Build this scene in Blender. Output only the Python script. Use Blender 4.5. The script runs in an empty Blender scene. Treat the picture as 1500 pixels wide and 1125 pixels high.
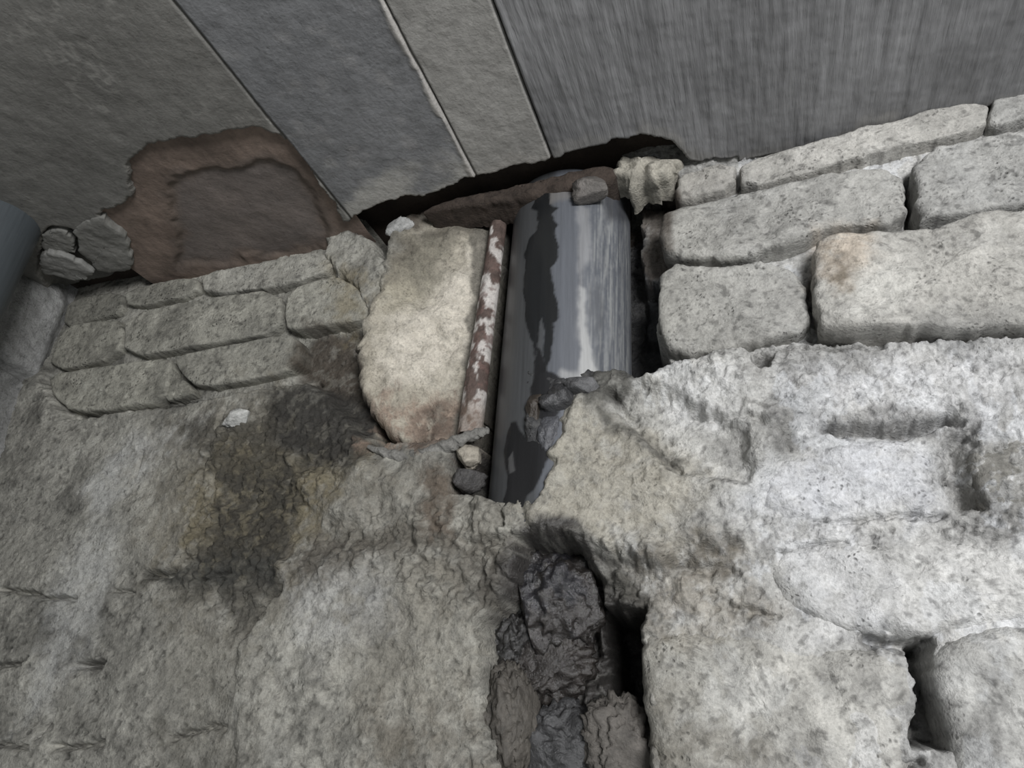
import bpy, math
import numpy as np
from mathutils import Matrix, Vector, noise as mnoise

# ------------------------------------------------------------------ camera
FPX = 956.6                       # focal length in pixels of the 1500x1125 frame
HC = 2.30                         # ceiling height of the room (m)
D = 0.45                          # camera to wall (m)
ey = np.array([375., 505., FPX]); ey /= np.linalg.norm(ey)
ex = np.array([2950., -378., -FPX]); ex -= ex.dot(ey) * ey; ex /= np.linalg.norm(ex)
ez = np.cross(ex, ey)
M = np.array([ex, ey, ez])        # camera (right, down, forward) -> room axes
CAM = np.array([0., -D, HC - 0.491 * D / 0.5])

scene = bpy.context.scene
COL = scene.collection
cd = bpy.data.cameras.new('camera')
cam = bpy.data.objects.new('camera', cd)
COL.objects.link(cam)
cd.sensor_width = 36.0
cd.lens = FPX / 1500 * 36.0
cd.clip_start = 0.01
R = np.array([M @ [1, 0, 0], M @ [0, -1, 0], M @ [0, 0, -1]]).T
mw = Matrix.Identity(4)
for i in range(3):
    for j in range(3):
        mw[i][j] = R[i, j]
    mw[i][3] = CAM[i]
cam.matrix_world = mw
scene.camera = cam

# ------------------------------------------------------------------ world, lamp, exposure
wd = bpy.data.worlds.new('room_light')
scene.world = wd
wd.use_nodes = True
wd.node_tree.nodes['Background'].inputs[0].default_value = (0.92, 0.97, 1.0, 1)
wd.node_tree.nodes['Background'].inputs[1].default_value = 0.26


def area_lamp(name, loc, target, size, power, color):
    ld = bpy.data.lights.new(name, 'AREA')
    ld.shape = 'RECTANGLE'
    ld.size, ld.size_y = size
    ld.energy = power
    ld.color = color
    o = bpy.data.objects.new(name, ld)
    COL.objects.link(o)
    o.location = loc
    o.rotation_euler = (Vector(target) - Vector(loc)).to_track_quat('-Z', 'Y').to_euler()
    return o


area_lamp('work_lamp', (0.50, -1.05, HC - 0.34), (0.0, 0, HC - 0.25), (0.40, 0.30), 16.0, (0.99, 0.99, 1.0))

vs = scene.view_settings
vs.view_transform = 'Standard'
vs.look = 'None'
vs.gamma = 1.0
vs.use_curve_mapping = False
vs.exposure = 0.08


# ------------------------------------------------------------------ geometry helpers
def rays(P):
    P = np.asarray(P, float)
    c = np.stack([P[:, 0] - 750, P[:, 1] - 562.5, np.full(len(P), FPX)], 1)
    return c @ M.T


def W(P, h=0.0):
    """points of the back wall (x, z) that stand h in front of its plane"""
    r = rays(P)
    t = (D - h) / r[:, 1]
    q = CAM + r * t[:, None]
    return q[:, [0, 2]]


def W1(px, py, h=0.0):
    q = W([(px, py)], h)[0]
    return Vector((q[0], -h, q[1]))


def CE(P, dz=0.0):
    """points (x, y) of the ceiling plane"""
    r = rays(P)
    t = (HC + dz - CAM[2]) / r[:, 2]
    q = CAM + r * t[:, None]
    return q[:, :2]


def LW(P, x0):
    """points (y, z) of the left wall plane"""
    r = rays(P)
    t = (x0 - CAM[0]) / r[:, 0]
    q = CAM + r * t[:, None]
    return q[:, 1:]


def _hash(ix, iy, seed):
    h = (ix.astype(np.int64) * 374761393 + iy.astype(np.int64) * 668265263 + seed * 1442695041) & 0xffffffff
    h = ((h ^ (h >> 13)) * 1274126177) & 0xffffffff
    h = ((h ^ (h >> 16)) * 2246822519) & 0xffffffff
    return (h ^ (h >> 15)) / 4294967295.0


def vnoise(x, y, seed):
    fx, fy = np.floor(x), np.floor(y)
    u, v = x - fx, y - fy
    u = u * u * u * (u * (u * 6 - 15) + 10)
    v = v * v * v * (v * (v * 6 - 15) + 10)
    a, b = _hash(fx, fy, seed), _hash(fx + 1, fy, seed)
    c, d = _hash(fx, fy + 1, seed), _hash(fx + 1, fy + 1, seed)
    return (a + (b - a) * u) * (1 - v) + (c + (d - c) * u) * v


def fbm(x, y, size, octv, seed, gain=0.5):
    x = np.asarray(x, float) / size
    y = np.asarray(y, float) / size
    s, amp, tot = 0, 1.0, 0.0
    for k in range(octv):
        a = 0.5 + k * 0.9
        xr, yr = x * math.cos(a) - y * math.sin(a), x * math.sin(a) + y * math.cos(a)
        s = s + amp * (vnoise(xr, yr, seed + k * 17) * 2 - 1)
        tot += amp
        amp *= gain
        x, y = x * 2.03, y * 2.03
    return s / tot * 1.5


def sstep(a, b, x):
    t = np.clip((x - a) / (b - a), 0, 1)
    return t * t * (3 - 2 * t)


def sdf(poly, X, Z, margin=0.05):
    """signed distance to a polygon, negative inside; far points get +margin"""
    poly = np.asarray(poly, float)
    out = np.full(X.shape, margin * 2)
    lo, hi = poly.min(0) - margin, poly.max(0) + margin
    m = (X > lo[0]) & (X < hi[0]) & (Z > lo[1]) & (Z < hi[1])
    if not m.any():
        return out
    x, z = X[m], Z[m]
    d2 = np.full(x.shape, 1e9)
    ins = np.zeros(x.shape, bool)
    n = len(poly)
    for i in range(n):
        a, b = poly[i], poly[(i + 1) % n]
        e = b - a
        wx, wz = x - a[0], z - a[1]
        t = np.clip((wx * e[0] + wz * e[1]) / (e @ e + 1e-12), 0, 1)
        d2 = np.minimum(d2, (wx - e[0] * t) ** 2 + (wz - e[1] * t) ** 2)
        c = ((a[1] > z) != (b[1] > z))
        if abs(e[1]) > 1e-12:
            ins ^= c & (x < a[0] + e[0] * (z - a[1]) / e[1])
    dd = np.sqrt(d2)
    out[m] = np.where(ins, -dd, dd)
    return out


def ldist(line, X, Z, margin=0.03):
    line = np.asarray(line, float)
    out = np.full(X.shape, margin * 2)
    lo, hi = line.min(0) - margin, line.max(0) + margin
    m = (X > lo[0]) & (X < hi[0]) & (Z > lo[1]) & (Z < hi[1])
    if not m.any():
        return out
    x, z = X[m], Z[m]
    d2 = np.full(x.shape, 1e9)
    for i in range(len(line) - 1):
        a, b = line[i], line[i + 1]
        e = b - a
        wx, wz = x - a[0], z - a[1]
        t = np.clip((wx * e[0] + wz * e[1]) / (e @ e + 1e-12), 0, 1)
        # cracks taper towards their two ends
        d2 = np.minimum(d2, (wx - e[0] * t) ** 2 + (wz - e[1] * t) ** 2)
    out[m] = np.sqrt(d2)
    return out


def mesh_obj(name, V, F, mat, parent=None, col=None, wet=None, smooth=True):
    me = bpy.data.meshes.new(name)
    V = np.asarray(V, np.float32)
    F = np.asarray(F, np.int32)
    n = F.shape[1]
    me.vertices.add(len(V))
    me.vertices.foreach_set('co', V.ravel())
    me.loops.add(F.size)
    me.loops.foreach_set('vertex_index', F.ravel())
    me.polygons.add(len(F))
    me.polygons.foreach_set('loop_start', np.arange(0, F.size, n, dtype=np.int32))
    me.polygons.foreach_set('loop_total', np.full(len(F), n, np.int32))
    me.update(calc_edges=True)
    me.polygons.foreach_set('use_smooth', np.full(len(F), smooth, bool))
    if col is not None:
        a = me.color_attributes.new('Col', 'FLOAT_COLOR', 'POINT')
        c4 = np.ones((len(V), 4), np.float32)
        c4[:, :3] = np.clip(col, 0, 1)
        a.data.foreach_set('color', c4.ravel())
        w = me.attributes.new('wet', 'FLOAT', 'POINT')
        w.data.foreach_set('value', np.asarray(wet if wet is not None else np.zeros(len(V)), np.float32))
    me.materials.append(mat)
    o = bpy.data.objects.new(name, me)
    COL.objects.link(o)
    if parent is not None:
        o.parent = parent
    return o


def grid_faces(nu, nv, flip=False):
    i = np.arange(nu * nv).reshape(nv, nu)
    a, b, c, d = i[:-1, :-1].ravel(), i[:-1, 1:].ravel(), i[1:, 1:].ravel(), i[1:, :-1].ravel()
    return np.stack([a, d, c, b] if flip else [a, b, c, d], 1)


def tag(o, label=None, cat=None, group=None, kind=None):
    if label: o['label'] = label
    if cat: o['category'] = cat
    if group: o['group'] = group
    if kind: o['kind'] = kind
    return o


# ------------------------------------------------------------------ materials
def attr_material(name, grain=1.0, bump=1.0, pits=0.5, rough=0.92, streak=None, speck=0.25):
    """stained mineral surface: colour from its own stains, grain and pores from noise"""
    m = bpy.data.materials.new(name)
    m.use_nodes = True
    nt = m.node_tree
    N, L = nt.nodes, nt.links
    bs = N['Principled BSDF']
    tc = N.new('ShaderNodeTexCoord')
    at = N.new('ShaderNodeAttribute'); at.attribute_name = 'Col'
    wt = N.new('ShaderNodeAttribute'); wt.attribute_name = 'wet'
    co = tc.outputs['Object']
    if streak:
        mp = N.new('ShaderNodeMapping')
        mp.inputs['Scale'].default_value = streak
        L.new(co, mp.inputs[0]); sco = mp.outputs[0]
    else:
        sco = co

    def nz(scale, detail, c):
        n = N.new('ShaderNodeTexNoise')
        n.inputs['Scale'].default_value = scale
        n.inputs['Detail'].default_value = detail
        n.inputs['Roughness'].default_value = 0.65
        L.new(c, n.inputs['Vector'])
        return n.outputs['Fac']

    def mr(v, a, b, c, d):
        n = N.new('ShaderNodeMapRange')
        for k, x in zip(range(1, 5), (a, b, c, d)):
            n.inputs[k].default_value = x
        L.new(v, n.inputs[0])
        return n.outputs[0]

    def mul(a, b):
        n = N.new('ShaderNodeMath'); n.operation = 'MULTIPLY'
        for k, v in enumerate((a, b)):
            if isinstance(v, float): n.inputs[k].default_value = v
            else: L.new(v, n.inputs[k])
        return n.outputs[0]

    def add(a, b):
        n = N.new('ShaderNodeMath'); n.operation = 'ADD'
        L.new(a, n.inputs[0]); L.new(b, n.inputs[1])
        return n.outputs[0]

    fine = nz(520 * grain, 6, sco)
    mid = nz(95 * grain, 5, sco)
    vo = N.new('ShaderNodeTexVoronoi')
    vo.inputs['Scale'].default_value = 260 * grain
    wv = N.new('ShaderNodeVectorMath'); wv.operation = 'ADD'
    nn = N.new('ShaderNodeTexNoise'); nn.inputs['Scale'].default_value = 160
    L.new(co, nn.inputs['Vector'])
    sc = N.new('ShaderNodeVectorMath'); sc.operation = 'SCALE'
    sc.inputs['Scale'].default_value = 0.006
    L.new(nn.outputs['Color'], sc.inputs[0])
    L.new(sco, wv.inputs[0]); L.new(sc.outputs[0], wv.inputs[1])
    L.new(wv.outputs[0], vo.inputs['Vector'])
    pit_gate = mr(nz(30, 5, co), 0.46, 0.64, 0, 1)
    pit = mul(mr(vo.outputs['Distance'], 0.05, 0.38, 1, 0), pit_gate)
    pitf = mr(pit, 0, 1, 1, 1 - 0.75 * pits)
    grit = nz(210 * grain, 8, sco)
    v = mul(mul(mr(fine, 0.34, 0.66, 1 - speck * .6, 1 + speck * .5), mr(mid, 0.34, 0.66, 1 - speck * .6, 1 + speck * .5)), pitf)
    v = mul(v, mr(grit, 0.33, 0.47, 1 - speck * 1.2, 1.0))
    cm = N.new('ShaderNodeVectorMath'); cm.operation = 'SCALE'
    L.new(at.outputs['Color'], cm.inputs[0]); L.new(v, cm.inputs['Scale'])
    L.new(cm.outputs[0], bs.inputs['Base Color'])
    ro = N.new('ShaderNodeMapRange')
    L.new(wt.outputs['Fac'], ro.inputs[0])
    ro.inputs[3].default_value = rough; ro.inputs[4].default_value = 0.18
    L.new(ro.outputs[0], bs.inputs['Roughness'])
    sp = N.new('ShaderNodeMapRange')
    L.new(wt.outputs['Fac'], sp.inputs[0])
    sp.inputs[3].default_value = 0.35; sp.inputs[4].default_value = 0.8
    L.new(sp.outputs[0], bs.inputs['Specular IOR Level'])
    hgt = add(add(mul(fine, 0.5), mul(mid, 1.0)), mul(pit, -0.6 * pits))
    bp = N.new('ShaderNodeBump')
    bp.inputs['Strength'].default_value = 1.0
    bp.inputs['Distance'].default_value = 0.0022 * bump
    L.new(hgt, bp.inputs['Height'])
    L.new(bp.outputs[0], bs.inputs['Normal'])
    return m


MORTAR = attr_material('rough_mortar', 1.0, 1.0, 0.45, speck=.3)
BRICK = attr_material('cement_brick', 1.0, 0.9, 0.9, speck=.28)
CEIL = attr_material('cast_concrete', 0.7, 0.45, 0.25, 0.85, speck=0.14)
GRAIN = attr_material('board_marked_concrete', 0.55, 0.9, 0.1, 0.8, streak=(1.0, 0.09, 1.0), speck=0.13)
PVC = attr_material('weathered_plastic_pipe', 0.7, 0.12, 0.0, 0.5, streak=(1.0, 1.0, 0.05), speck=0.16)
RUST = attr_material('flaking_rusty_metal', 1.0, 0.7, 0.3, 0.8)
ROCK = attr_material('wet_stone', 0.9, 0.9, 0.2, 0.8)

# ------------------------------------------------------------------ stains and painted shade of the back wall
def mixc(col, wet, mask, c, w=None):
    col += (np.array(c) - col) * mask[:, None]
    if w is not None:
        wet += (w - wet) * mask
    return col, wet


# polygon in the photo frame, colour, strength, softness (m), break-up, wetness
STAINS_SHADE = [
    # pale lime bloom
    ([(1140, 520), (1420, 500), (1520, 560), (1400, 620), (1200, 610)], (.62, .62, .62), .6, .03, .5, 0),
    ([(1110, 690), (1250, 640), (1370, 660), (1375, 745), (1200, 765), (1080, 755)], (.60, .61, .63), .6, .015, .5, 0),
    ([(960, 555), (1080, 550), (1090, 640), (980, 625)], (.66, .66, .65), .7, .008, .5, 0),
    ([(1120, 780), (1250, 770), (1300, 900), (1200, 900)], (.62, .62, .62), .6, .02, .6, 0),
    ([(1200, 345), (1260, 340), (1280, 400), (1230, 440), (1200, 420)], (.56, .47, .38), .6, .012, .5, 0),
    ([(1225, 400), (1330, 400), (1330, 470), (1240, 480)], (.64, .64, .62), .6, .01, .5, 0),
    ([(180, 640), (310, 605), (300, 640), (210, 700), (140, 760), (120, 720)], (.50, .50, .48), .6, .012, .5, 0),
    ([(110, 780), (180, 770), (160, 860), (80, 1000), (30, 1060), (60, 950)], (.46, .46, .44), .6, .02, .5, 0),
    ([(420, 830), (560, 820), (600, 900), (480, 960), (430, 920)], (.44, .44, .43), .5, .02, .5, 0),
    # ochre and brown growth, black mould, one recess with painted shade
    ([(220, 630), (400, 560), (545, 570), (570, 700), (430, 830), (400, 920), (260, 910), (200, 810)], (.19, .175, .14), .7, .035, .6, 0),
    ([(560, 690), (770, 700), (780, 800), (720, 900), (600, 860), (430, 850), (440, 790)], (.19, .178, .15), .6, .03, .7, 0),
    ([(1000, 560), (1110, 540), (1180, 660), (1100, 700), (1000, 640)], (.30, .295, .275), .5, .02, .7, 0),
    ([(330, 640), (540, 660), (470, 760), (420, 820), (330, 860), (260, 800), (280, 720)], (.17, .145, .09), .75, .02, .7, 0),
    ([(440, 470), (520, 480), (600, 560), (560, 640), (470, 570), (425, 545)], (.055, .043, .032), .92, .008, .35, .1),  # brown recess between bricks and slab, its shade painted into the colour
    ([(395, 575), (470, 556), (560, 600), (545, 640), (520, 690), (440, 690), (390, 640)], (.028, .026, .023), .93, .010, .35, .15),
    ([(250, 615), (400, 600), (430, 690), (340, 720), (290, 690)], (.055, .05, .04), .78, .012, .65, .05),
    ([(320, 700), (440, 690), (420, 800), (405, 860), (350, 950), (330, 905), (250, 860), (300, 780)], (.042, .039, .033), .88, .014, .6, .05),
    ([(210, 840), (420, 800), (400, 860), (260, 865)], (.05, .05, .045), .8, .008, .7, 0),
    ([(430, 800), (620, 770), (770, 790), (770, 830), (600, 815), (430, 840)], (.09, .08, .065), .75, .010, .7, .05),
    ([(625, 690), (660, 690), (665, 790), (630, 800)], (.10, .075, .055), .8, .006, .5, 0),
    ([(640, 830), (770, 820), (740, 890), (660, 900)], (.13, .12, .10), .7, .012, .7, 0),
    ([(480, 390), (530, 400), (545, 460), (500, 480)], (.24, .20, .12), .5, .015, .6, 0),
    ([(930, 830), (1080, 820), (1130, 900), (1000, 940), (930, 900)], (.28, .25, .20), .55, .02, .6, 0),
    ([(830, 600), (960, 640), (1050, 720), (990, 800), (830, 790), (780, 780)], (.37, .345, .285), .7, .015, .4, 0),
    ([(600, 820), (715, 880), (710, 1060), (560, 1080), (500, 960)], (.27, .255, .215), .6, .03, .6, 0),
    ([(240, 900), (380, 900), (360, 1130), (240, 1130)], (.20, .19, .16), .5, .03, .6, 0),
    ([(1212, 385), (1240, 390), (1248, 440), (1222, 450)], (.13, .105, .075), .8, .006, .7, 0),
    ([(1330, 478), (1490, 462), (1500, 500), (1400, 520), (1330, 505)], (.26, .26, .255), .7, .008, .3, 0),
    ([(560, 1050), (700, 1040), (740, 1130), (540, 1130)], (.15, .135, .11), .7, .02, .7, 0),
    ([(985, 1060), (1110, 1080), (1110, 1140), (960, 1140)], (.15, .14, .12), .7, .015, .7, 0),
    ([(940, 800), (1070, 810), (1080, 845), (960, 850), (900, 830)], (.14, .125, .10), .8, .010, .7, 0),
    ([(690, 830), (770, 800), (765, 850), (715, 910), (690, 890)], (.075, .068, .058), .8, .008, .6, .1),
    ([(560, 650), (700, 640), (690, 670), (600, 690)], (.15, .145, .13), .6, .01, .6, 0),
    ([(1395, 640), (1500, 660), (1500, 750), (1420, 750)], (.17, .165, .15), .7, .012, .7, 0),
    ([(1200, 600), (1390, 600), (1390, 640), (1200, 635)], (.20, .195, .185), .6, .006, .6, 0),
    ([(1080, 500), (1300, 490), (1300, 525), (1100, 550)], (.24, .235, .22), .6, .008, .7, 0),
    # pale slab with its rusty foot
    ([(600, 325), (722, 285), (700, 640), (540, 640), (530, 500), (575, 400)], (.42, .385, .315), .9, .006, .25, 0),
    ([(640, 400), (715, 300), (700, 470), (640, 540), (560, 560), (570, 470)], (.64, .595, .515), .75, .015, .5, 0),
    ([(560, 420), (600, 345), (640, 350), (610, 440), (570, 470)], (.36, .33, .25), .6, .012, .5, 0),
    ([(545, 590), (690, 560), (700, 650), (540, 650)], (.27, .20, .155), .8, .014, .95, 0),
    ([(600, 600), (690, 540), (700, 650), (600, 650)], (.10, .075, .06), .7, .010, 1.0, 0),
    ([(575, 350), (720, 275), (716, 310), (660, 330), (600, 400), (575, 420)], (.13, .118, .095), .9, .014, .35, 0),
    ([(600, 345), (650, 335), (640, 400), (610, 450), (595, 420)], (.22, .205, .165), .8, .010, .5, 0),
    ([(684, 285), (735, 270), (722, 400), (702, 520), (690, 645), (650, 645), (668, 500)], (.15, .14, .118), .9, .003, .2, 0),  # slab's right side face, its shade painted as a dark strip
    # the soaked cavity, with shade painted over its lower overhang
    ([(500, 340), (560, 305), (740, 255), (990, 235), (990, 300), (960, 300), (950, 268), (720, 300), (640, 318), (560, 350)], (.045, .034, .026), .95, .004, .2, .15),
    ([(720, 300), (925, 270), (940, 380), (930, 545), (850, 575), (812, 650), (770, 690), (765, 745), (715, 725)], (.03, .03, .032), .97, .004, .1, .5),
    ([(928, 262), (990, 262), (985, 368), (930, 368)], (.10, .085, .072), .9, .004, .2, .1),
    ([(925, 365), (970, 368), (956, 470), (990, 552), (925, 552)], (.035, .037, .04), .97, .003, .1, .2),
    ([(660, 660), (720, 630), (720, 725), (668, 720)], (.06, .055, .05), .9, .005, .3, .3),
    ([(850, 560), (935, 540), (925, 580), (890, 600), (930, 640), (1000, 690), (985, 700), (900, 640), (860, 590)], (.07, .068, .06), .85, .006, .5, .1),
    ([(750, 790), (770, 768), (850, 772), (895, 835), (950, 872), (925, 960), (945, 1000), (950, 1160), (745, 1160), (715, 1000), (712, 920), (740, 880)], (.035, .032, .03), .95, .006, .3, .75),  # wet hole; its upper rim is shade painted on the overhang
    ([(840, 795), (940, 850), (960, 900), (930, 900), (870, 860)], (.11, .105, .09), .7, .01, .5, 0),
    ([(930, 960), (990, 1000), (1010, 1130), (940, 1130)], (.20, .19, .165), .6, .02, .6, 0),
]
_ST = None


def wall_colour(X, Z, calm=1.0):
    """albedo, painted shade included, and wetness of the wall surface at (x, z)"""
    global _ST
    if _ST is None:
        _ST = [(W(p), c, s, f, b, w) for p, c, s, f, b, w in STAINS_SHADE]
    n1 = fbm(X, Z, 0.16, 4, 3)
    n2 = fbm(X, Z, 0.03, 4, 9)
    col = np.array([.40, .392, .37])[None] * (1 + .16 * n1 + .14 * n2)[:, None]
    dirt = sstep(.05, .75, fbm(X, Z, .045, 6, 13, .68)) * .38 + sstep(.2, .8, fbm(X, Z, .011, 4, 14, .7)) * .30
    col = col * (1 - dirt * calm)[:, None] * 1.12
    pale = sstep(.25, .9, fbm(X * .8, Z, .035, 6, 16, .68)) * .30
    col = col + (np.array([.56, .56, .55]) - col) * (pale * calm)[:, None]
    sharp = sstep(.10, .30, fbm(X, Z, .028, 6, 17, .62)) * .20 + sstep(.15, .32, fbm(X, Z, .075, 6, 18, .62)) * .16
    col = col * (1 - sharp * calm)[:, None] * 1.08
    wh = sstep(.22, .40, fbm(X * 1.2, Z * .8, .030, 6, 19, .65)) * .42 * sstep(-.2, .0, X)
    col = col + (np.array([.66, .67, .68]) - col) * (wh * calm * calm)[:, None]
    col = col * (1 - .45 * sstep(.55, .95, fbm(X, Z, 0.0045, 2, 15)))[:, None]
    # the wall is paler and cooler to the right, darker and warmer towards the corner
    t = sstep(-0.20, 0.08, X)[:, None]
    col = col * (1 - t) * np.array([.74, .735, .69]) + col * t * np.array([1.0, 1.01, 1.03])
    wet = np.zeros(len(X))
    wx = fbm(X, Z, 0.02, 4, 21) * .006
    wz = fbm(X, Z, 0.02, 4, 31) * .006
    br = fbm(X, Z, 0.013, 5, 41, .65)
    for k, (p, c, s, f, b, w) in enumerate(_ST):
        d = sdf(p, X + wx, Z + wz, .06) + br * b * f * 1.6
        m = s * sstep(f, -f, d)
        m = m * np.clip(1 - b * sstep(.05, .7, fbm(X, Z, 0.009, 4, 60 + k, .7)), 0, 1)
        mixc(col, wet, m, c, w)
    return col, wet


# ------------------------------------------------------------------ back wall
XL = W([(78, 470)])[0][0]         # the inner corner with the left wall


def spaced(a, b, s0, s1):
    out = [a]
    while out[-1] < b:
        t = (out[-1] - a) / (b - a)
        out.append(out[-1] + s0 + (s1 - s0) * t)
    return np.array(out)


xs = np.concatenate([spaced(XL - .02, .27, .0018, .00088), np.linspace(.275, 1.2, 60)])
zb = CAM[2] - 0.065
zs = np.concatenate([np.linspace(HC - 1.5, zb - .01, 70), spaced(zb, HC + .034, .00105, .00115)])
gx, gz = np.meshgrid(xs, zs)
X, Z = gx.ravel(), gz.ravel()

# polygon, target height (mm in front of the wall plane), edge softness (mm), own roughness (mm)
RELIEF = [
    ([(60, 390), (290, 340), (470, 300), (480, 375), (545, 350), (560, 440), (545, 470), (445, 495), (440, 560), (100, 612), (60, 560)], -13, 4, 1),
    ([(985, 250), (1600, 80), (1600, 492), (1200, 498), (1110, 507), (985, 548), (950, 470), (955, 300)], -15, 4, 2),
    ([(1130, 640), (1390, 625), (1600, 600), (1600, 1200), (1330, 1200), (1260, 930), (1110, 780)], 0, 8, 3),
    ([(415, 480), (545, 470), (560, 560), (560, 650), (530, 640), (470, 568), (428, 548)], -22, 6, 2),
    ([(478, 378), (492, 330), (525, 325), (552, 365), (580, 388), (560, 440), (545, 470), (520, 420), (490, 398)], 4, 5, 3),
    # cavity round the pipes
    ([(505, 335), (560, 298), (900, 225), (992, 252), (966, 300), (966, 372), (957, 465), (986, 548), (925, 553),
      (845, 575), (815, 640), (808, 665), (768, 690), (765, 745), (715, 728), (667, 722), (660, 668), (690, 640),
      (545, 645), (532, 600), (545, 500), (578, 400), (545, 350)], -88, 2.5, 4),
    ([(926, 255), (995, 255), (985, 368), (928, 366)], -46, 2, 2),
    ([(926, 370), (975, 370), (970, 438), (926, 440)], -72, 4, 3),
    ([(770, 548), (935, 540), (905, 580), (850, 585), (820, 650), (808, 668), (768, 690)], 10, 6, 8),
    # mortar heaped beside and below the hole
    ([(817, 655), (845, 588), (900, 572), (960, 548), (1085, 510), (1210, 560), (1130, 680), (1100, 745), (1090, 790),
      (960, 830), (870, 805), (775, 788), (770, 745), (806, 670)], 17, 8, 5),
    ([(770, 690), (806, 668), (822, 690), (790, 742), (768, 742)], 10, 3, 2),
    ([(900, 588), (935, 560), (1090, 640), (1110, 720), (1000, 700)], 4, 6, 3),
    ([(410, 822), (560, 800), (770, 800), (765, 845), (735, 885), (712, 920), (715, 1000), (735, 1180), (350, 1180), (355, 940), (405, 870)], 7, 6, 4),
    ([(590, 660), (668, 650), (664, 722), (715, 732), (770, 752), (775, 795), (620, 795), (480, 760), (430, 700)], 7, 9, 5),
    ([(705, 728), (735, 738), (770, 742), (782, 790), (700, 792)], 17, 5, 3),
    # lower hole
    ([(768, 800), (838, 798), (872, 850), (884, 888), (936, 892), (926, 960), (938, 1000), (944, 1090), (950, 1200),
      (760, 1200), (732, 1100), (715, 1000), (712, 920), (740, 882), (765, 850)], -52, 7, 20),
    ([(866, 890), (936, 893), (926, 960), (938, 1000), (940, 1055), (885, 1050)], -110, 4, 3),
    ([(868, 850), (890, 838), (935, 858), (930, 885), (885, 885)], -8, 5, 4),
    # broken joints to the right
    ([(1386, 640), (1418, 632), (1424, 690), (1440, 742), (1412, 738), (1390, 700)], -22, 6, 8),
    ([(1330, 945), (1360, 938), (1366, 1000), (1396, 1098), (1342, 1092), (1346, 1000)], -48, 3, 4),
    ([(1104, 524), (1126, 522), (1128, 547), (1106, 545)], -14, 3, 2),
    ([(1186, 395), (1196, 395), (1198, 484), (1188, 484)], -22, 2, 2),
    ([(1330, 245), (1345, 240), (1350, 328), (1334, 328)], -50, 2, 2),
]
# polyline, half width (mm), depth (mm)
CRACKS = [
    ([(1212, 628), (1300, 630), (1360, 625), (1395, 615)], 3.5, 22),
    ([(1275, 938), (1320, 943), (1358, 940)], 3.5, 26),
    ([(1195, 763), (1290, 762), (1385, 752)], 1.6, 7),
    ([(1135, 803), (1240, 800)], 1.2, 6),
    ([(1000, 832), (1070, 836)], 2.0, 6),
    ([(1065, 884), (1100, 900), (1140, 905)], 1.8, 7),
    ([(1000, 1120), (1105, 1116)], 2.2, 12),
    ([(1295, 1124), (1345, 1122)], 2.2, 12),
    ([(1080, 515), (1150, 512), (1290, 505)], 2.2, 8),
    ([(900, 585), (940, 640), (985, 690), (1000, 700)], 3.0, 10),
    ([(1010, 620), (1110, 625), (1160, 660)], 2.0, 5),
    ([(808, 672), (790, 742)], 1.2, 8),
    ([(100, 607), (170, 600), (240, 590), (330, 575)], 2.6, 15),
    ([(330, 577), (400, 560), (450, 552)], 2.6, 10),
    ([(330, 600), (305, 660), (300, 700)], 2.0, 5),
    ([(0, 862), (60, 872), (105, 877)], 2.2, 12),
    ([(160, 866), (192, 868)], 1.6, 8),
    ([(206, 846), (250, 838)], 3.0, 16),
    ([(285, 852), (330, 840)], 2.4, 8),
    ([(-10, 975), (30, 973)], 2.0, 10),
    ([(108, 972), (142, 975)], 3.0, 20),
    ([(-10, 1092), (36, 1096)], 2.0, 12),
    ([(74, 1095), (148, 1091)], 2.2, 12),
    ([(70, 1043), (66, 1065), (52, 1078)], 1.8, 9),
    ([(412, 862), (378, 900), (352, 945)], 3.2, 14),
    ([(250, 1078), (330, 1064)], 2.0, 8),
    ([(745, 745), (748, 775)], 1.6, 9),
    ([(205, 660), (195, 700)], 1.4, 5),
]


GRAINY = [
    ([(300, 640), (400, 590), (530, 620), (520, 690), (440, 760), (420, 830), (340, 930), (250, 850), (280, 740)], 4.0, 11),
    ([(430, 780), (600, 740), (770, 760), (770, 840), (700, 900), (560, 850), (430, 850)], 4.0, 12),
    ([(880, 800), (1090, 780), (1140, 910), (960, 960)], 3.5, 14),
    ([(960, 500), (1500, 480), (1500, 640), (1200, 640), (960, 620)], 2.5, 9),
    ([(1380, 620), (1500, 600), (1500, 780), (1390, 780)], 4.0, 10),
    ([(1000, 760), (1500, 750), (1500, 900), (1100, 830)], 2.5, 10),
    ([(720, 800), (940, 800), (960, 1130), (700, 1130)], 7.0, 14),
]


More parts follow.
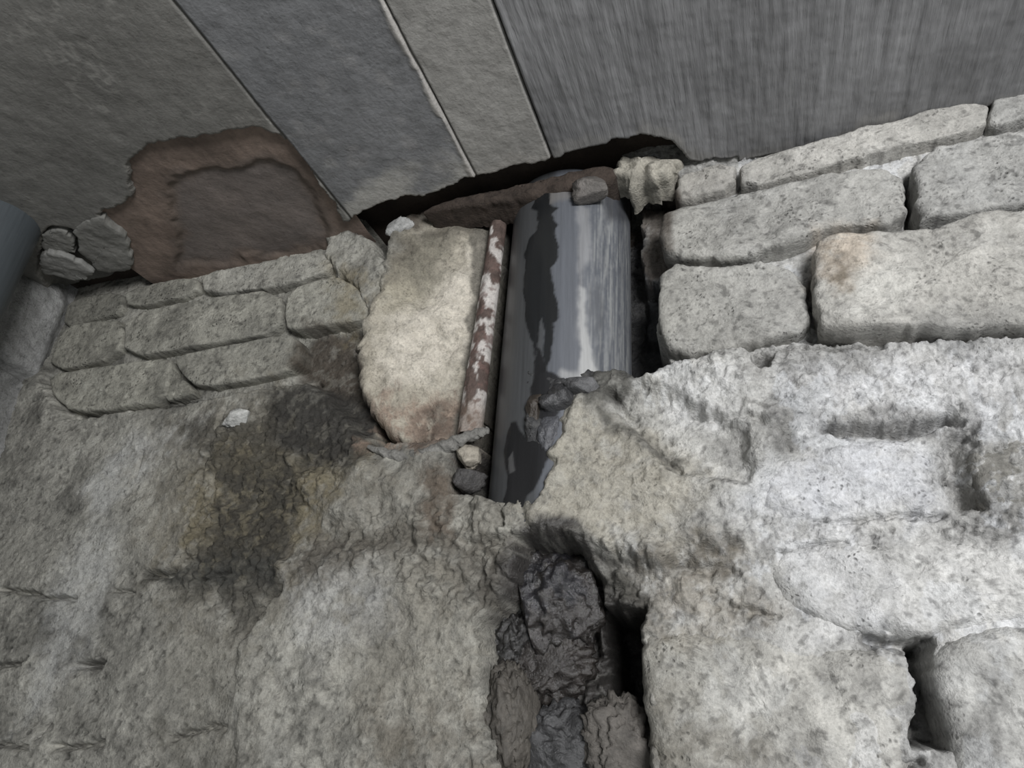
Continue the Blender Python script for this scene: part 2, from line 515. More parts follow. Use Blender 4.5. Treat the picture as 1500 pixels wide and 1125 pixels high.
def wall_height(X, Z):
    w1x = fbm(X, Z, 0.012, 4, 101, .6) * .0028
    w1z = fbm(X, Z, 0.012, 4, 111, .6) * .0028
    xw, zw = X + w1x, Z + w1z
    left = sstep(-0.25, -0.45, X)
    rg = fbm(X, Z, .006, 3, 121, .6) * .0012
    h = fbm(X, Z, 0.10, 3, 1) * .006 + fbm(X * .8 + Z * .3, Z, 0.030, 4, 5, .45) * .0020 * (1 - .35 * left)
    for k, (p, tgt, soft, rough) in enumerate(RELIEF):
        d = sdf(W(p), xw, zw, .05) + rg
        m = sstep(soft * .001, -soft * .001, d)
        tg = tgt * .001 + fbm(X, Z, .03, 4, 200 + k) * rough * .001
        h = h + (tg - h) * m
    for p, amp, size in GRAINY:
        m = sstep(.012, -.012, sdf(W(p), xw, zw, .05))
        g = fbm(X, Z, size * .001, 4, 131, .6)
        h = h + m * amp * .001 * (np.abs(g) * 1.6 - .5)
    for p, hw, dep in CRACKS:
        d = ldist(W(p), xw, zw)
        h = h - dep * .001 * np.exp(-(d / (hw * .001)) ** 2)
    h = h + fbm(X, Z, 0.007, 3, 7, .6) * .0005 * (.6 + .6 * sstep(-.3, .5, fbm(X, Z, .05, 3, 8)))
    # scattered pits and crumbs
    pn = fbm(X, Z, 0.0045, 2, 15)
    h = h - sstep(.62, 1.05, pn) * .0016 + sstep(.65, 1.05, -pn) * .0008
    return h


Hh = wall_height(X, Z)
# the wall steps back behind the ceiling slab
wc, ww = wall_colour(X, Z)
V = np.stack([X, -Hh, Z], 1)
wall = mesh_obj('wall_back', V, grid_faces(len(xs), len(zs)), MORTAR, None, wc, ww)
tag(wall, 'grey mortar-smeared cement brick wall broken open around a pipe', kind='structure')


# ------------------------------------------------------------------ bricks and chunks of the back wall
def resample(P, n):
    P = np.vstack([P, P[:1]])
    s = np.concatenate([[0], np.cumsum(np.linalg.norm(np.diff(P, axis=0), axis=1))])
    t = np.linspace(0, s[-1], n, endpoint=False)
    return np.stack([np.interp(t, s, P[:, 0]), np.interp(t, s, P[:, 1])], 1)


def chaikin(P, k):
    for _ in range(k):
        Q = np.roll(P, -1, 0)
        P = np.stack([P * .78 + Q * .22, P * .22 + Q * .78], 1).reshape(-1, 2)
    return P


def piece(name, px, h0, back=.045, rnd=.006, rough=.0016, ragged=.0016, tilt=(0, 0), parent=wall, mat=BRICK,
          seed=1, tint=(1, 1, 1), n=220, rings=34, hpx=None, colour=None, lump=0.0, corner=2, calm=1.0):
    """a stone with its own outline, thickness, rounded arrises and rough face (all in the wall's own frame)"""
    P = chaikin(W(px, h0 if hpx is None else hpx), corner)
    per = np.linalg.norm(P - np.roll(P, 1, 0), axis=1).sum()
    n = int(np.clip(per / .0022, 80, 420)) // 2 * 2
    P = resample(P, n)
    rings = int(np.clip(np.linalg.norm(P - P.mean(0), axis=1).mean() / .0016, 16, 60)) // 2 * 2
    nx = fbm(P[:, 0] + seed, P[:, 1], .010, 4, 300 + seed, .6)
    nz_ = fbm(P[:, 0] - seed, P[:, 1], .010, 4, 400 + seed, .6)
    c = P.mean(0)
    v = P - c
    ra = np.linalg.norm(v, axis=1)
    an = np.unwrap(np.arctan2(v[:, 1], v[:, 0]))
    sg = np.sign(an[-1] - an[0])
    an = np.maximum.accumulate(an * sg + 0.0) + np.arange(n) * 1e-5
    ra = ra + (nx + .5 * nz_) * ragged
    P = c + np.stack([np.cos(an * sg), np.sin(an * sg)], 1) * ra[:, None]
    Pd = P[::3]
    Vv, base = [], []
    ts = 1 - np.linspace(.98 ** .8, 0, rings) ** 1.25
    for t in ts:
        q = c + (P - c) * t
        dist = np.clip(-sdf(Pd, q[:, 0], q[:, 1]), 0, rnd) if 0 < t < .999 else np.zeros(n)
        drop = rnd - np.sqrt(np.maximum(rnd ** 2 - (rnd - dist) ** 2, 0))
        drop = sum(np.roll(drop, k) for k in range(-6, 7)) / 13
        hh = h0 + (q[:, 0] - c[0]) * tilt[0] + (q[:, 1] - c[1]) * tilt[1] - drop * (1 + .5 * nx)
        hh = hh + fbm(q[:, 0], q[:, 1], .02, 4, 500 + seed, .55) * rough + fbm(q[:, 0], q[:, 1], .008, 2, 600 + seed) * .0004
        pn = fbm(q[:, 0], q[:, 1], 0.004, 2, 615 + seed)
        hh = hh - sstep(.65, 1.05, pn) * .0010
        if lump:
            hh = hh + fbm(q[:, 0], q[:, 1], .035, 3, 700 + seed) * lump
        Vv.append(np.stack([q[:, 0], -hh, q[:, 1]], 1))
    last = Vv[-1]
    for s in np.linspace(.12, 1, 7):
        q = last.copy()
        q[:, 1] += (back) * s
        j = fbm(q[:, 0] * 40 + s * 3, q[:, 2] * 40, 1.0, 3, 800 + seed) * .0012
        q[:, 0] += (c[0] - q[:, 0]) * (.02 * s) + j
        q[:, 2] += (c[1] - q[:, 2]) * (.02 * s) + j
        Vv.append(q)
    nr = len(Vv)
    V = np.concatenate(Vv)
    idx = np.arange(nr * n).reshape(nr, n)
    nxt = np.roll(idx, -1, 1)
    F = np.stack([idx[:-1], idx[1:], nxt[1:], nxt[:-1]], -1).reshape(-1, 4)
    cf = np.stack([idx[0], nxt[0], np.roll(nxt[0], -1), np.roll(nxt[0], -2)], 1)[::3]
    # close the small centre with a vertex
    cv = V[:n].mean(0)
    V = np.vstack([V, cv])
    half = n // 2
    k = len(V) - 1
    cap = np.stack([np.full(half, k), idx[0][0:n:2], idx[0][1:n:2], np.roll(idx[0], -2)[0:n:2]], 1)
    F = np.vstack([F, cap])
    if colour is None:
        col, wet = wall_colour(V[:, 0], V[:, 2], calm)
    else:
        col, wet = colour(V)
    col = col * np.array(tint)
    # outward winding
    e = V[F[5, 1]] - V[F[5, 0]]; g = V[F[5, 2]] - V[F[5, 0]]
    if np.cross(e, g)[1] > 0:
        F = F[:, ::-1]
    return mesh_obj(name, V, F, mat, parent, col, wet)


BRICKS = [
    # right of the hole, ceiling course downwards
    ([(990, 265), (1003, 250), (1074, 237), (1078, 270), (1005, 290), (988, 285)], .002, .003, (.78, .76, .73), (0, 0)),
    ([(1081, 236), (1200, 205), (1330, 170), (1444, 141), (1449, 183), (1300, 214), (1200, 243), (1086, 272)], .003, .003, (.83, .815, .785), (0, .06)),
    ([(1452, 139), (1500, 125), (1580, 106), (1580, 160), (1500, 172), (1453, 184)], .001, .003, (.76, .76, .75), (0, 0)),
    ([(963, 335), (970, 300), (1085, 276), (1200, 250), (1322, 240), (1332, 327), (1215, 331), (1190, 345), (1110, 372), (1070, 381), (976, 373)], .004, .0055, (.79, .785, .765), (.02, -.08)),
    ([(1338, 215), (1500, 180), (1580, 165), (1580, 285), (1500, 298), (1365, 318), (1346, 326)], .004, .0045, (.76, .76, .75), (0, -.05)),
    ([(1192, 352), (1212, 337), (1370, 329), (1400, 312), (1435, 300), (1590, 288), (1590, 470), (1400, 480), (1330, 474), (1230, 486), (1196, 478)], .014, .0055, (.88, .865, .83), (-.02, -.06)),
    ([(966, 384), (1070, 387), (1120, 376), (1180, 398), (1189, 478), (1110, 502), (985, 524), (960, 470)], .002, .0055, (.78, .775, .755), (-.02, 0)),
    ([(1110, 690), (1180, 650), (1285, 634), (1360, 642), (1376, 690), (1386, 746), (1250, 758), (1115, 768)], .004, .012, (1, 1, 1.01), (0, -.04)),
    ([(1424, 655), (1500, 625), (1590, 620), (1590, 760), (1500, 768), (1440, 748), (1428, 700)], .001, .012, (.7, .69, .66), (0, 0)),
    ([(1110, 806), (1250, 780), (1400, 772), (1590, 770), (1590, 900), (1490, 910), (1360, 936), (1270, 932), (1140, 890)], .004, .014, (1, 1, 1), (0, -.03)),
    ([(1362, 946), (1440, 918), (1590, 905), (1590, 1190), (1400, 1190), (1398, 1100), (1370, 1000)], .006, .012, (.93, .93, .92), (0, 0)),
    ([(950, 920), (1090, 915), (1270, 950), (1330, 952), (1344, 1010), (1334, 1110), (1350, 1190), (960, 1190), (945, 1060), (930, 960)], .004, .014, (.92, .91, .88), (0, 0)),
    # left of the hole
    ([(292, 400), (400, 380), (474, 366), (488, 392), (415, 418), (298, 431)], .001, .0025, (1.0, 1.0, 1.0), (0, 0)),
    ([(181, 424), (286, 402), (291, 429), (186, 452)], -.003, .0025, (.9, .9, .88), (0, 0)),
    ([(183, 460), (300, 436), (409, 421), (412, 484), (300, 503), (179, 524)], .002, .0025, (.95, .95, .93), (0, 0)),
    ([(418, 424), (488, 401), (522, 418), (540, 452), (530, 468), (430, 481), (415, 478)], .002, .0035, (1.02, 1.02, 1.0), (0, 0)),
    ([(92, 478), (140, 468), (179, 468), (176, 522), (64, 545)], -.002, .0035, (.98, .98, .95), (0, 0)),
    ([(252, 521), (330, 505), (420, 487), (441, 500), (432, 538), (380, 553), (288, 568), (262, 545)], .001, .0035, (1.0, 1.0, .98), (0, 0)),
    ([(68, 548), (150, 535), (247, 521), (251, 535), (238, 588), (170, 597), (105, 604), (75, 580)], .003, .0035, (1.0, 1.0, .97), (0, 0)),
    ([(98, 438), (178, 424), (181, 458), (140, 466), (90, 482)], -.006, .0035, (.72, .72, .7), (0, 0)),
    ([(240, 588), (247, 562), (263, 550), (286, 574), (262, 582)], -.001, .0025, (1.0, 1.0, .97), (0, 0)),
]
for i, (p, h, r, tint, tl) in enumerate(BRICKS):
    piece('brick', p, h, rnd=r, tint=tint, tilt=tl, seed=i + 1, rough=.0022 if i < 12 else .0009,
          ragged=.0024 if i < 12 else .0008, lump=.002 if i < 12 else .0004, corner=2 if 7 <= i < 12 else 1, calm=.4 if i < 7 else .75)

def own(c):
    def f(V):
        X, Z = V[:, 0], V[:, 2] + V[:, 1]
        return np.array(c)[None] * (1 + .25 * fbm(X, Z, .015, 4, 2301, .6))[:, None], np.zeros(len(V))
    return f


# pale slab left of the pipes, turned towards the right
piece('render_slab', [(590, 334), (640, 306), (700, 284), (722, 278), (727, 290), (724, 330), (712, 420), (697, 500), (692, 560), (676, 635), (666, 648), (600, 652),
                      (548, 625), (532, 540), (545, 490), (566, 430), (574, 385)], -.012, back=.07, rnd=.012, rough=.002,
      ragged=.005, tilt=(-.35, .02), seed=60, lump=.005, mat=MORTAR, hpx=-.012)
# lump of mortar over the pipe head, small mortar plates
piece('mortar_lump', [(893, 250), (905, 232), (940, 222), (985, 222), (990, 244), (960, 262), (925, 268), (900, 266)], .012, back=.028,
      rnd=.008, rough=.007, ragged=.007, seed=61, lump=.006, mat=MORTAR, colour=own((.36, .34, .29)))
piece('mortar_strip', [(610, 308), (660, 290), (720, 275), (800, 260), (860, 245), (896, 236), (900, 256), (870, 272), (800, 284), (745, 291), (690, 296), (640, 306)], .016, back=.03, rnd=.006,
      rough=.003, ragged=.003, seed=64, mat=MORTAR, colour=own((.055, .042, .034)))
piece('mortar_plate', [(772, 695), (790, 662), (806, 668), (822, 672), (808, 700), (792, 740), (770, 745)], .004, back=.04, rnd=.005,
      rough=.003, ragged=.003, seed=62, mat=MORTAR, colour=own((.33, .31, .26)))

def strand(name, px, h, rad, c, seed):
    q = W(px, h)
    P = np.stack([q[:, 0], np.full(len(q), -h), q[:, 1]], 1)
    t = np.linspace(0, len(P) - 1, 110)
    C3 = np.stack([np.interp(t, np.arange(len(P)), P[:, k]) for k in range(3)], 1)
    for _ in range(14):
        C3[1:-1] = (C3[:-2] + C3[1:-1] * 2 + C3[2:]) / 4
    T = np.gradient(C3, axis=0); T /= np.linalg.norm(T, axis=1)[:, None]
    U = np.cross(T, [0, 1., 0]); U /= np.linalg.norm(U, axis=1)[:, None]
    B = np.cross(T, U)
    th = np.linspace(0, 2 * np.pi, 28, endpoint=False)
    e = np.sin(np.linspace(.15, np.pi - .15, 110)) ** .4
    V = []
    for i in range(110):
        rr = rad * e[i] * (1 + .35 * fbm(np.cos(th) * .004 + i * .0013, np.sin(th) * .004 + seed, .006, 3, 2400))
        V.append(C3[i] + np.outer(np.cos(th) * rr, U[i]) + np.outer(np.sin(th) * rr, B[i]))
    V = np.concatenate(V)
    idx = np.arange(110 * 28).reshape(110, 28); nx = np.roll(idx, -1, 1)
    F = np.stack([idx[:-1], idx[1:], nx[1:], nx[:-1]], -1).reshape(-1, 4)
    col = np.array(c)[None] * (1 + .2 * fbm(V[:, 0], V[:, 2], .01, 4, 2410))[:, None]
    return mesh_obj(name, V, F, MORTAR, wall, col, np.zeros(len(V)))


strand('mortar_strand', [(540, 655), (575, 668), (615, 668), (655, 654), (695, 636), (716, 630)], .003, .0050, (.20, .195, .18), 1)

# ------------------------------------------------------------------ ceiling
def ceil_noise(x, y, s):
    return fbm(x, y, .05, 4, 900 + s) * .0008 + fbm(x, y, .008, 3, 930 + s) * .00025


EDGE_PX = [(-60, 470), (100, 440), (205, 412), (470, 378), (500, 335), (520, 318), (560, 300), (640, 284), (690, 264), (740, 252), (800, 242),
           (860, 224), (900, 208), (940, 200), (985, 215), (1010, 240), (1080, 234)]
EP = CE(EDGE_PX)
SLABX0 = CE([(472, 290)])[0][0]


def slab_edge(x):
    return np.interp(x, EP[:, 0], EP[:, 1], right=.012) + fbm(x, x * 0 + 3.1, .02, 4, 77, .65) * .004


HOLE = CE([(148, 316), (196, 290), (190, 262), (196, 232), (222, 214), (258, 204), (290, 204), (345, 190), (378, 189), (408, 200), (432, 216),
           (452, 250), (480, 290), (500, 332), (500, 380), (470, 400), (205, 440), (195, 385), (180, 350)])
FLAKEHOLE = CE([(60, 345), (80, 335), (150, 345), (185, 350), (200, 385), (205, 440), (90, 460), (58, 400)])

ceil_base = None


def panel(name, x0, x1, drop, mat, seed, base, tint_fn, xstep=.0016, ystep=.0016, ymin=-.40, hole=False):
    x = np.arange(x0, x1 + xstep * .5, xstep)
    y = np.concatenate([np.linspace(-1.6, ymin - .02, 24), np.arange(ymin, .0301, ystep)])
    gx, gy = np.meshgrid(x, y)
    X, Y = gx.ravel(), gy.ravel()
    z = np.full(X.shape, HC + drop) + ceil_noise(X, Y, seed)
    e = slab_edge(X)
    up = sstep(-.0035, .002, Y - e)
    sx = sstep(.0012, 0, X - x0) + sstep(-.0012, 0, X - x1)
    z = z + up * .034 + sx * .004
    col = np.array(base)[None] * (1 + .14 * fbm(X, Y, .07, 4, 950 + seed) + .07 * fbm(X, Y, .012, 3, 970 + seed))[:, None]
    wet = np.zeros(len(X))
    col, wet, z = tint_fn(X, Y, col, wet, z, e)
    if hole:
        wx, wy = fbm(X, Y, .012, 4, 981, .6) * .003, fbm(X, Y, .012, 4, 991, .6) * .003
        d = np.minimum(sdf(HOLE, X + wx, Y + wy), sdf(FLAKEHOLE, X + wx, Y + wy))
        z = z + sstep(.002, -.0015, d) * .022
        edge = np.exp(-((d - .001) / .003) ** 2)
        col = col + (np.array([.33, .31, .28]) - col) * (edge * .25)[:, None]
    V = np.stack([X, Y, z], 1)
    F = grid_faces(len(x), len(y), flip=True)
    o = mesh_obj(name, V, F, mat, ceil_base, col, wet)
    return o


# base slab that carries the panels, stained where it shows
x = np.linspace(XL - .05, 1.2, 120)
y = np.linspace(-1.6, .2, 120)
gx, gy = np.meshgrid(x, y)
Xb, Yb = gx.ravel(), gy.ravel()
zb_ = HC + .030 + fbm(Xb, Yb, .05, 3, 1001) * .003
top = np.stack([Xb, Yb, zb_ + .12], 1)
bot = np.stack([Xb, Yb, zb_], 1)
nb = len(bot)
Fb = grid_faces(len(x), len(y), True)
ring = np.concatenate([np.arange(0, 120), np.arange(1, 120) * 120 + 119, 120 * 120 - 2 - np.arange(0, 119), (118 - np.arange(0, 118)) * 120])
rn = np.roll(ring, -1)
Fs = np.stack([ring, rn, rn + nb, ring + nb], 1)
cb = np.array([.05, .038, .03])[None] * (1 + .4 * fbm(Xb, Yb, .03, 4, 1011))[:, None]
ceil_base = mesh_obj('ceiling', np.vstack([bot, top]), np.vstack([Fb, grid_faces(len(x), len(y)) + nb, Fs]), CEIL, None,
                     np.vstack([cb, cb]), np.zeros(2 * nb))
tag(ceil_base, 'grey concrete ceiling of cast panels with a broken brown patch', kind='structure')

LX1 = CE([(690, 245)])[0][0]
LX2 = CE([(800, 210)])[0][0]
LX3 = CE([(440, 230)])[0][0]


def edge_bloom(X, Y, col, e, w, c, s, seed):
    m = sstep(-w, -.002, Y - e + fbm(X, Y, .03, 4, seed) * w * .7) * s
    return col + (np.array(c) - col) * m[:, None]


def tintA(X, Y, col, wet, z, e):
    g = fbm(X * 9, Y * .55, .03, 4, 1101, .6)
    z = z + g * .0005
    col = col * (1 + .16 * g)[:, None]
    m = sstep(.06, 0, np.abs(X - .0) - .02) * sstep(-.16, -.03, Y) * .35
    col = edge_bloom(X, Y, col, e, .02, (.26, .25, .23), .5, 1111)
    # a shutter board of another height towards the right
    return col, wet, z


def tintB(X, Y, col, wet, z, e):
    col = edge_bloom(X, Y, col, e, .02, (.38, .36, .33), .5, 1121)
    return col, wet, z


def tintC(X, Y, col, wet, z, e):
    col = edge_bloom(X, Y, col, e, .05, (.42, .41, .38), .8, 1131)
    f = sstep(.006, .002, LX1 - X + fbm(X, Y, .012, 4, 1141) * .003)
    z = z - f * .0012
    col = col + (np.array([.44, .42, .39]) - col) * (f * .8)[:, None]
    m = sstep(.35, .8, fbm(X, Y, .02, 4, 1151)) * .25
    col = col + (np.array([.35, .34, .33]) - col) * m[:, None]
    return col, wet, z


def tintD(X, Y, col, wet, z, e):
    v = np.abs(fbm(X, Y, .05, 4, 1161, .6))
    m = sstep(.10, 0, v) * sstep(.02, .3, fbm(X, Y, .09, 2, 1171)) * .35
    col = col + (np.array([.38, .37, .34]) - col) * m[:, None]
    return col, wet, z


panel('ceiling_panel', LX2 + .0001, .34, 0.0, GRAIN, 1, (.188, .188, .19), tintA)
panel('ceiling_panel', LX1 + .0001, LX2 - .0001, .0004, CEIL, 2, (.29, .283, .265), tintB)
panel('ceiling_panel', LX3 + .0001, LX1 - .0001, 0.0, CEIL, 3, (.185, .188, .192), tintC)
panel('ceiling_panel', XL - .03, LX3 - .0001, 0.0, CEIL, 4, (.172, .168, .155), tintD, .0020, .0020, hole=True)
panel('ceiling_panel', .342, 1.2, 0.0, GRAIN, 5, (.188, .188, .19), tintA, .01, .006)

# brown board that the fallen render laid bare
HB = CE([(120, 150), (520, 150), (540, 420), (120, 470)])
x = np.arange(CE([(192, 400)])[0][0], LX3 + .003, .002)
y = np.arange(-.32, .02, .002)
gx, gy = np.meshgrid(x, y)
Xb, Yb = gx.ravel(), gy.ravel()
RINGP = CE([(250, 268), (300, 252), (400, 248), (440, 262), (478, 320), (470, 372), (260, 400), (262, 350), (245, 300)])
wx, wy = fbm(Xb, Yb, .03, 3, 1201) * .008, fbm(Xb, Yb, .03, 3, 1211) * .008
d = sdf(RINGP, Xb + wx, Yb + wy)
zb_ = HC + .0065 + fbm(Xb, Yb, .05, 4, 1221) * .0015 + sstep(.004, -.004, d) * .0035
cb = np.array([.215, .165, .135])[None] * (1 + .3 * fbm(Xb, Yb, .05, 4, 1231) + .15 * fbm(Xb * 3, Yb, .012, 3, 1241))[:, None]
mk = sstep(.012, -.014, d + fbm(Xb, Yb, .02, 3, 1251) * .006) * .75
cb = cb + (np.array([.145, .130, .122]) - cb) * mk[:, None]
ringm = np.exp(-(d / .005) ** 2) * .55
cb = cb + (np.array([.085, .065, .05]) - cb) * ringm[:, None]
dk = sstep(-.03, -.005, Yb) * .5
top = np.stack([Xb, Yb, zb_ + .012], 1)
nb = len(Xb)
Fb = grid_faces(len(x), len(y), True)
mesh_obj('exposed_board', np.stack([Xb, Yb, zb_], 1), Fb, CEIL, ceil_base, cb, np.full(nb, .18))['label'] = 'brown stained board where render fell off'

# ------------------------------------------------------------------ left wall
yy = np.concatenate([np.linspace(-1.6, -.36, 30), np.arange(-.35, .03, .0022)])
zz = np.concatenate([np.linspace(HC - 1.5, HC - .62, 30), np.arange(HC - .61, HC + .03, .0022)])
gy, gz = np.meshgrid(yy, zz)
Yl, Zl = gy.ravel(), gz.ravel()
hl = fbm(Yl, Zl, .08, 3, 1301) * .006 + fbm(Yl, Zl, .015, 4, 1311) * .0016
up = LW([(-60, 380), (0, 395), (80, 420), (92, 445), (60, 545), (52, 560), (-10, 525), (-80, 480)], XL)
d = sdf(up, Yl, Zl)
hl = hl + sstep(.010, -.012, d) * .012
d2 = ldist(LW([(-60, 495), (0, 533), (30, 550), (58, 565)], XL), Yl, Zl)
hl = hl - np.exp(-(d2 / .003) ** 2) * .010
cl = np.array([.30, .30, .292])[None] * (1 + .12 * fbm(Yl, Zl, .06, 4, 1321) + .08 * fbm(Yl, Zl, .012, 3, 1331))[:, None]
mesh_obj('wall_left', np.stack([XL + hl, Yl, Zl], 1), grid_faces(len(yy), len(zz)), MORTAR, None, cl, np.zeros(len(Yl)))
tag(bpy.data.objects['wall_left'], 'grey rendered side wall at the left corner', kind='structure')


# ------------------------------------------------------------------ pipes
def tube(name, a, b, r0, r1, mat, colour, parent=None, n=96, m=160, wall_t=.004, wob=0.0, seed=1, flat=1.0):
    """hollow pipe from a (top) to b (bottom) with wall thickness and cut ends"""
    a, b = np.array(a), np.array(b)
    ax = b - a; ln = np.linalg.norm(ax); ax /= ln
    u = np.cross(ax, [0, 1., 0]); u /= np.linalg.norm(u)
    if u[0] < 0: u = -u
    v = np.cross(u, ax)
    if v[1] > 0: v = -v
    th = np.linspace(0, 2 * np.pi, n, endpoint=False)
    prof = [(0, -wall_t), (0, -wall_t * .3), (0, 0)] + [(t, 0) for t in np.linspace(0.004, 1, m)] + [(1, -wall_t), (.93, -wall_t)]
    Vv = []
    for t, dr in prof:
        r = r0 + (r1 - r0) * t + dr
        rr = r + (wob * (fbm(np.cos(th) * .05 + seed, np.sin(th) * .05 + t * ln, .03, 3, 1400 + seed)) if wob else 0)
        p = a + ax * (t * ln)
        Vv.append(p + np.outer(np.cos(th) * rr, u) + np.outer(np.sin(th) * rr * flat, v))
    V = np.concatenate(Vv)
    k = len(prof)
    idx = np.arange(k * n).reshape(k, n)
    nx = np.roll(idx, -1, 1)
    F = np.stack([idx[:-1], nx[:-1], nx[1:], idx[1:]], -1).reshape(-1, 4)
    Tt = np.repeat([t for t, _ in prof], n)
    Th = np.tile(th, k)
    q = n * (k // 2)
    f = F[q]
    nr = np.cross(V[f[1]] - V[f[0]], V[f[2]] - V[f[0]])
    mid = a + ax * (np.dot(V[f[0]] - a, ax))
    if np.dot(nr, V[f[0]] - mid) < 0:
        F = F[:, ::-1]
    col, wet = colour(V, Tt, Th)
    return mesh_obj(name, V, F, mat, parent, col, wet)


def breakup(P, c, X, Z, s, f, col, wet, w, seed, wob=.003):
    wx, wz = fbm(X, Z, .012, 4, seed) * wob, fbm(X, Z * .4, .012, 4, seed + 7) * wob
    d = sdf(P, X + wx, Z + wz)
    mixc(col, wet, s * sstep(f, -f, d), c, w)


def on_drain(P):
    """photo points -> (arc length from the pipe's front, height) on the drain pipe"""
    r = rays(P)
    z = np.full(len(r), HC - .1)
    for _ in range(12):
        cx = DX0 + (DX1 - DX0) * (z - DZ0) / (DZ1 - DZ0)
        ox, oy = CAM[0] - cx, CAM[1] - DY
        A = r[:, 0] ** 2 + r[:, 1] ** 2
        B = ox * r[:, 0] + oy * r[:, 1]
        C = ox ** 2 + oy ** 2 - RD ** 2
        t = (-B - np.sqrt(np.maximum(B * B - A * C, 0))) / A
        z = CAM[2] + r[:, 2] * t
    px, py = ox + r[:, 0] * t, oy + r[:, 1] * t
    return np.stack([np.arctan2(px, -py) * RD, z], 1)


def col_drain(V, T, Th):
    cx = DX0 + (DX1 - DX0) * (V[:, 2] - DZ0) / (DZ1 - DZ0)
    X, Z = np.arctan2(V[:, 0] - cx, -(V[:, 1] - DY)) * RD, V[:, 2]
    st = fbm(X * 14, Z * .5, .04, 4, 1501, .65)
    st2 = fbm(X * 34, Z * 1.1, .04, 5, 1511, .75) * 1.4
    col = np.array([.105, .112, .126])[None] * (1 + .10 * st)[:, None]
    wet = np.full(len(X), .35)
    def br(p, c, s, f, w, sd, wob=.003):
        breakup(on_drain(p), c, X, Z, s, f, col, wet, w, sd, wob)
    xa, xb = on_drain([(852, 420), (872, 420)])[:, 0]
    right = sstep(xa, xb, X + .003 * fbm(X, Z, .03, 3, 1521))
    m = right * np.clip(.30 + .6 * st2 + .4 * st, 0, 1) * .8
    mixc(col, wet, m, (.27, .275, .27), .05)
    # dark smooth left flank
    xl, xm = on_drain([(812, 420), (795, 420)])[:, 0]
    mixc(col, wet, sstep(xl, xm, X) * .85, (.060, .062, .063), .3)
    br([(880, 288), (921, 290), (921, 330), (890, 322)], (.05, .052, .058), .8, .006, .3, 1541)  # shade at the top right of the pipe, painted on
    br([(800, 280), (880, 275), (880, 292), (800, 300)], (.17, .16, .15), .6, .004, .1, 1546)
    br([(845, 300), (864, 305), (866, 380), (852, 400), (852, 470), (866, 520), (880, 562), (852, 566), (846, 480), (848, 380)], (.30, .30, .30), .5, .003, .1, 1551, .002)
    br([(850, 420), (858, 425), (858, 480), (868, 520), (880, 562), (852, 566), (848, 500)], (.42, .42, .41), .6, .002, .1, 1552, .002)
    br([(822, 538), (858, 546), (860, 558), (818, 552)], (.4, .4, .39), .5, .003, .1, 1556)
    br([(862, 430), (880, 420), (885, 480), (868, 500)], (.10, .105, .115), .8, .005, .2, 1558)
    # black wet run-off
    br([(790, 280), (806, 280), (806, 298), (818, 304), (808, 314), (816, 330), (817, 375), (806, 392), (810, 430), (820, 466), (812, 474),
        (808, 500), (800, 548), (793, 548), (797, 480), (795, 468), (790, 480), (783, 520), (778, 500), (772, 480), (768, 430), (768, 370), (776, 350),
        (786, 338), (786, 310), (778, 304)], (.012, .013, .014), .98, .0010, .8, 1561, .0022)
    br([(785, 500), (800, 540), (830, 560), (800, 680), (760, 760), (735, 760), (742, 700), (738, 660), (746, 618), (756, 616), (768, 640), (776, 590)], (.012, .012, .013), .96, .0012, .8, 1621, .0022)
    br([(745, 672), (751, 662), (754, 690), (747, 694)], (.10, .10, .10), .8, .001, .5, 1631, .001)
    return col, wet


def col_rust(V, T, Th):
    X, Z = V[:, 0], V[:, 2]
    n = fbm(X, Z * .5, .012, 4, 1701, .6)
    n2 = fbm(X, Z, .006, 3, 1711, .6)
    col = np.array([.095, .068, .058])[None] * (1 + .35 * n2)[:, None]
    wet = np.full(len(X), .1)
    m = sstep(-.12, .12, n + .45 * sstep(.25, .5, T) + .10 - .55 * np.abs(np.sin((Th - 4.2) / 2)))
    mixc(col, wet, m * .9, (.56, .53, .50), .1)
    sp = sstep(.25, .5, fbm(X, Z, .005, 3, 1721)) * sstep(.2, .6, T)
    mixc(col, wet, sp * .75, (.14, .09, .078), 0)
    mixc(col, wet, sstep(.86, .95, T) * .7, (.17, .13, .10), 0)
    mixc(col, wet, sstep(.12, .02, T) * .8, (.05, .035, .03), 0)
    return col, wet


def col_flat(c, seed, w=.2):
    def f(V, T, Th):
        X, Z = V[:, 0] + V[:, 1], V[:, 2]
        return np.array(c)[None] * (1 + .10 * fbm(X, Z, .05, 4, seed))[:, None], np.full(len(X), w)
    return f


def vertical(px, py_top_h, h, ztop, zbot):
    q = W([(px, py_top_h)], h)[0]
    return (q[0], -h, ztop), (q[0], -h, zbot)


# soil pipe in the cavity
DY = .043
def _axis(pl, pr):
    r = rays([pl, pr])
    a0, a1 = np.arctan2(r[:, 0], r[:, 1])
    am, hf = (a0 + a1) / 2, (a1 - a0) / 2
    rho = (D + DY) / math.cos(am)
    return rho * math.sin(am), rho * math.sin(hf), CAM[2] + (r[0, 2] / np.hypot(r[0, 0], r[0, 1])) * rho
DX0, RD, DZ0 = _axis((756, 300), (922, 300))
DX1, RD1, DZ1 = _axis((731, 545), (927, 545))
RD = (RD + RD1) / 2
def _ax(z): return DX0 + (DX1 - DX0) * (z - DZ0) / (DZ1 - DZ0)
ztop, zbot = HC + .015, W([(740, 775)], 0)[0][1]
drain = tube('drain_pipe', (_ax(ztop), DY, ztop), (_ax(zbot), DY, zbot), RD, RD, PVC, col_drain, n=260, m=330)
tag(drain, 'wide grey plastic drain pipe with black wet streaks inside the broken wall', 'pipe')

